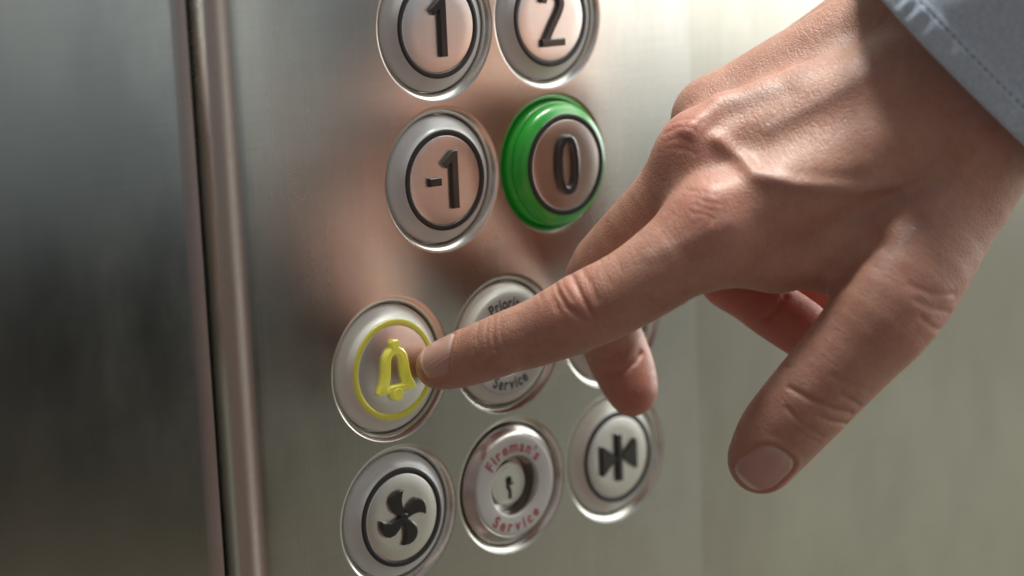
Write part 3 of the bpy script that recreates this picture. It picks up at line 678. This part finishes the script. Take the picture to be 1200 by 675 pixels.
# fine relief: cell pattern of the skin, pores, lines across the fingers
tcn = t.nodes.new('ShaderNodeTexCoord')
wn = noise(m_skin, 500, 2)
wv = t.nodes.new('ShaderNodeVectorMath'); wv.operation = 'MULTIPLY_ADD'; t.links.new(wn.outputs['Color'], wv.inputs[0]); wv.inputs[1].default_value = (.0012,) * 3; t.links.new(tcn.outputs['Object'], wv.inputs[2])
vo = t.nodes.new('ShaderNodeTexVoronoi'); vo.feature = 'DISTANCE_TO_EDGE'; vo.inputs['Scale'].default_value = 1150; t.links.new(wv.outputs[0], vo.inputs['Vector'])
cellh = mrange(m_skin, vo.outputs['Distance'], 0, 1, 0, .22).outputs[0]
vo2 = t.nodes.new('ShaderNodeTexVoronoi'); vo2.feature = 'DISTANCE_TO_EDGE'; vo2.inputs['Scale'].default_value = 480; t.links.new(wv.outputs[0], vo2.inputs['Vector'])
cell2 = mrange(m_skin, vo2.outputs['Distance'], 0, 1, 0, .12).outputs[0]
mp = t.nodes.new('ShaderNodeMapping'); mp.inputs['Scale'].default_value = (1.5, .16, 1); t.links.new(attr('along', 'Vector'), mp.inputs[0])
ln = t.nodes.new('ShaderNodeTexNoise'); ln.inputs['Scale'].default_value = 1.0; ln.inputs['Detail'].default_value = 3; ln.inputs['Distortion'].default_value = .4; t.links.new(mp.outputs[0], ln.inputs['Vector'])
lines = math_('MULTIPLY', ln.outputs[0], attr('finger'))
def dotc(c_):
    n = t.nodes.new('ShaderNodeVectorMath'); n.operation = 'DOT_PRODUCT'; t.links.new(wv.outputs[0], n.inputs[0]); n.inputs[1].default_value = c_; return n.outputs['Value']
cb = t.nodes.new('ShaderNodeCombineXYZ'); t.links.new(math_('MULTIPLY', dotc(HAND_AXIS), 1500), cb.inputs[0]); t.links.new(math_('MULTIPLY', dotc(HAND_SIDE), 380), cb.inputs[1])
ln2 = t.nodes.new('ShaderNodeTexNoise'); ln2.inputs['Scale'].default_value = 1.0; ln2.inputs['Detail'].default_value = 2.5; ln2.inputs['Distortion'].default_value = .6; t.links.new(cb.outputs[0], ln2.inputs['Vector'])
lines = math_('ADD', lines, math_('MULTIPLY', ln2.outputs[0], math_('MULTIPLY_ADD', attr('finger'), -.8, .8)))
hgt = math_('ADD', math_('MULTIPLY', cellh, .35), math_('ADD', math_('MULTIPLY', cell2, .25), math_('MULTIPLY', lines, 1.3)))

notn = math_('SUBTRACT', 1.0, attr('nail'))
hgt = math_('MULTIPLY', hgt, notn)
bumpnode(m_skin, hgt, .6, .00024)

rgh = math_('MULTIPLY_ADD', attr('nail'), -.25, math_('MULTIPLY_ADD', blot, .10, .42))
t.links.new(rgh, b.inputs['Roughness'])
person = thing('person', 'right hand reaching in from a pale blue cuff, index finger pressing the bell button', 'person', tuple(np.array(SLEEVE['c']) * MM))
hand = link('hand', me, m_skin, None); hand.parent = person; hand.matrix_parent_inverse = Matrix.Translation(-person.location)

# ------------------------------------------------------------------ sleeve
m_cloth = mat('pale_blue_cotton', Base_Color=(.36, .47, .58, 1), Roughness=.85, Sheen_Weight=.25)
t = m_cloth.node_tree; b = t.nodes['Principled BSDF']
cn = noise(m_cloth, 900, 4, (1, 1, 1), .7); cn2 = noise(m_cloth, 60, 3)
cc = mixc(mrange(m_cloth, cn.outputs[0], 0, 1, .3, .7).outputs[0], (.46, .64, .84), (.70, .87, 1.0)); t.links.new(cc, b.inputs['Base Color'])
uv = t.nodes.new('ShaderNodeAttribute'); uv.attribute_name = 'weave'
sx = t.nodes.new('ShaderNodeSeparateXYZ'); t.links.new(uv.outputs['Vector'], sx.inputs[0])
w1 = math_('SINE', math_('MULTIPLY', sx.outputs[0], 2 * math.pi / .42)); w2 = math_('SINE', math_('MULTIPLY', sx.outputs[1], 2 * math.pi / .42))
wvh = math_('ADD', math_('MULTIPLY', math_('MULTIPLY', w1, w2), .35), cn.outputs[0])
bb = bumpnode(m_cloth, wvh, 1.0, .00024); bumpnode(m_cloth, cn2.outputs[0], .4, .0012, bb)
m_thread = mat('blue_thread', Base_Color=(.20, .28, .38, 1), Roughness=.8)
def sleeve():
    c = np.array(SLEEVE['c']); ax = np.array(SLEEVE['ax']); mj = np.array(SLEEVE['major']); mj = mj - (mj @ ax) * ax; mj /= np.linalg.norm(mj); mn = np.cross(ax, mj)
    if mn @ V_ > 0: mn = -mn          # towards the viewer's side of the wrist
    HEM = 6.3; nA = 260
    def rad(s):  # growth along the arm
        return 37.5 + s * .12, 30.0 + s * .13
    def pt(s, a, th):
        ra, rb = rad(max(s, 0)); lump = .9 * math.sin(3 * a + .6) + .5 * math.sin(7 * a + 1.7 + s * .05) + .25 * math.sin(13 * a + s * .2)
        lump *= min(1, .35 + max(s, 0) / 20)
        pk = .36 * math.sin(a * 46 + math.sin(a * 9) * 2) * math.exp(-((s - 3.4) / 2.6) ** 2)
        e = 2.25; ca, sa = math.cos(a), math.sin(a); k = (abs(ca) ** e + abs(sa) ** e) ** (-1 / e)
        r1, r2 = (ra + lump + pk + th) * k, (rb + lump + pk + th) * k
        return c + ax * (s + .5 * math.sin(2 * a + .8)) + mj * ca * r1 + mn * sa * r2
    # profile: inside layer -> folded edge -> outside with a stitched groove -> up the arm
    prof = [(40, -1.9), (20, -1.9), (8, -1.9), (1.0, -1.8), (.2, -1.5), (-.15, -.9), (0, -.25), (.5, .12), (1.4, .25)]
    prof += [(s, .25) for s in (2.4, 3.4, 4.4, 5.0, 5.5)] + [(5.9, .12), (6.3, -.18), (6.7, -.1), (7.1, -.15), (7.6, -.4), (8.2, -.5)] + [(s, -.5) for s in (9.5, 11, 13, 15, 17.5, 20, 23, 26, 30, 34, 40, 50, 60, 80, 100, 130, 170, 220)]
    v = []; uvw = []; f = []
    for s, th in prof:
        for i in range(nA):
            a = 2 * math.pi * i / nA; v.append(tuple(pt(s, a, th) * MM - np.array(person.location))); uvw.append((s, a * 32, 0))
    for j in range(len(prof) - 1):
        for i in range(nA):
            k = (i + 1) % nA; f.append((j * nA + i, j * nA + k, (j + 1) * nA + k, (j + 1) * nA + i))
    me = mesh_of('shirt_cuff', v, f)
    at = me.attributes.new('weave', 'FLOAT_VECTOR', 'POINT'); at.data.foreach_set('vector', np.array(uvw, np.float32).ravel())
    o = link('shirt_cuff', me, m_cloth, person)
    bm = bmesh.new(); bm.from_mesh(me); bmesh.ops.recalc_face_normals(bm, faces=bm.faces); bm.to_mesh(me); bm.free()
    # stitching
    bm = bmesh.new(); K = 110
    for q in range(K):
        a0 = 2 * math.pi * (q + .12) / K; a1 = 2 * math.pi * (q + .78) / K
        A = pt(6.3, a0, -.16); B_ = pt(6.3, a1, -.16); d = Vector(B_ - A); Lg = d.length; mid = Vector((A + B_) / 2)
        mt = Matrix.Translation(mid * MM - person.location) @ d.to_track_quat('Z', 'Y').to_matrix().to_4x4() @ Matrix.Diagonal((.24 * MM, .24 * MM, Lg / 2 * MM, 1))
        bmesh.ops.create_uvsphere(bm, u_segments=8, v_segments=6, radius=1, matrix=mt)
    me2 = bpy.data.meshes.new('stitching'); bm.to_mesh(me2); bm.free(); link('stitching', me2, m_thread, o)
sleeve()

# ------------------------------------------------------------------ fine hairs on the back of the hand and the middle finger
def hairs():
    m_h = mat('arm_hair', Base_Color=(.30, .20, .12, 1), Roughness=.5)
    r = np.random.RandomState(11); v = []; f = []
    NN = normals(P, F)
    Tm = np.array(CHAINS['middle'][0])[:, :3]; mid = (Tm[1] + Tm[2]) / 2
    zones = [(np.array(CHAINS['middle'][0][2][:3]), 13, 60, 3.0), (np.array(CHAINS['index'][0][1][:3]), 12, 14, 2.2), ((np.array(PALM[3][0:3]) * .4 + np.array(PALM[3][4:7]) * .6), 26, 60, 4.0)]
    dirn = (Tm[0] - np.array(PALM[1][4:7])); dirn /= np.linalg.norm(dirn)
    for c, rad, n, ln in zones:
        ok = np.where((((P - c) ** 2).sum(1) < rad * rad) & (face_to < .25))[0]
        for i in r.choice(ok, n):
            p = P[i]; nn = NN[i]; d = dirn - (dirn @ nn) * nn; d /= np.linalg.norm(d); sd = np.cross(nn, d)
            L_ = ln * r.uniform(.5, 1.2); bend = r.uniform(-.5, .5); K = 5; base = len(v)
            for k in range(K + 1):
                t_ = k / K; q = p - nn * .05 + d * L_ * t_ + nn * L_ * (.35 * t_ - .28 * t_ * t_) + sd * bend * L_ * t_ * t_
                w = .032 * (1 - t_ * .8)
                for a in (0, 2.094, 4.189): v.append(tuple((q + (nn * math.cos(a) + sd * math.sin(a)) * w) * MM))
            for k in range(K):
                for a in range(3): f.append((base + k * 3 + a, base + k * 3 + (a + 1) % 3, base + k * 3 + 3 + (a + 1) % 3, base + k * 3 + 3 + a))
    o = link('hair', mesh_of('hair', v, f), m_h); o.parent = person; o.matrix_parent_inverse = Matrix.Translation(-person.location); o['kind'] = 'stuff'
hairs()
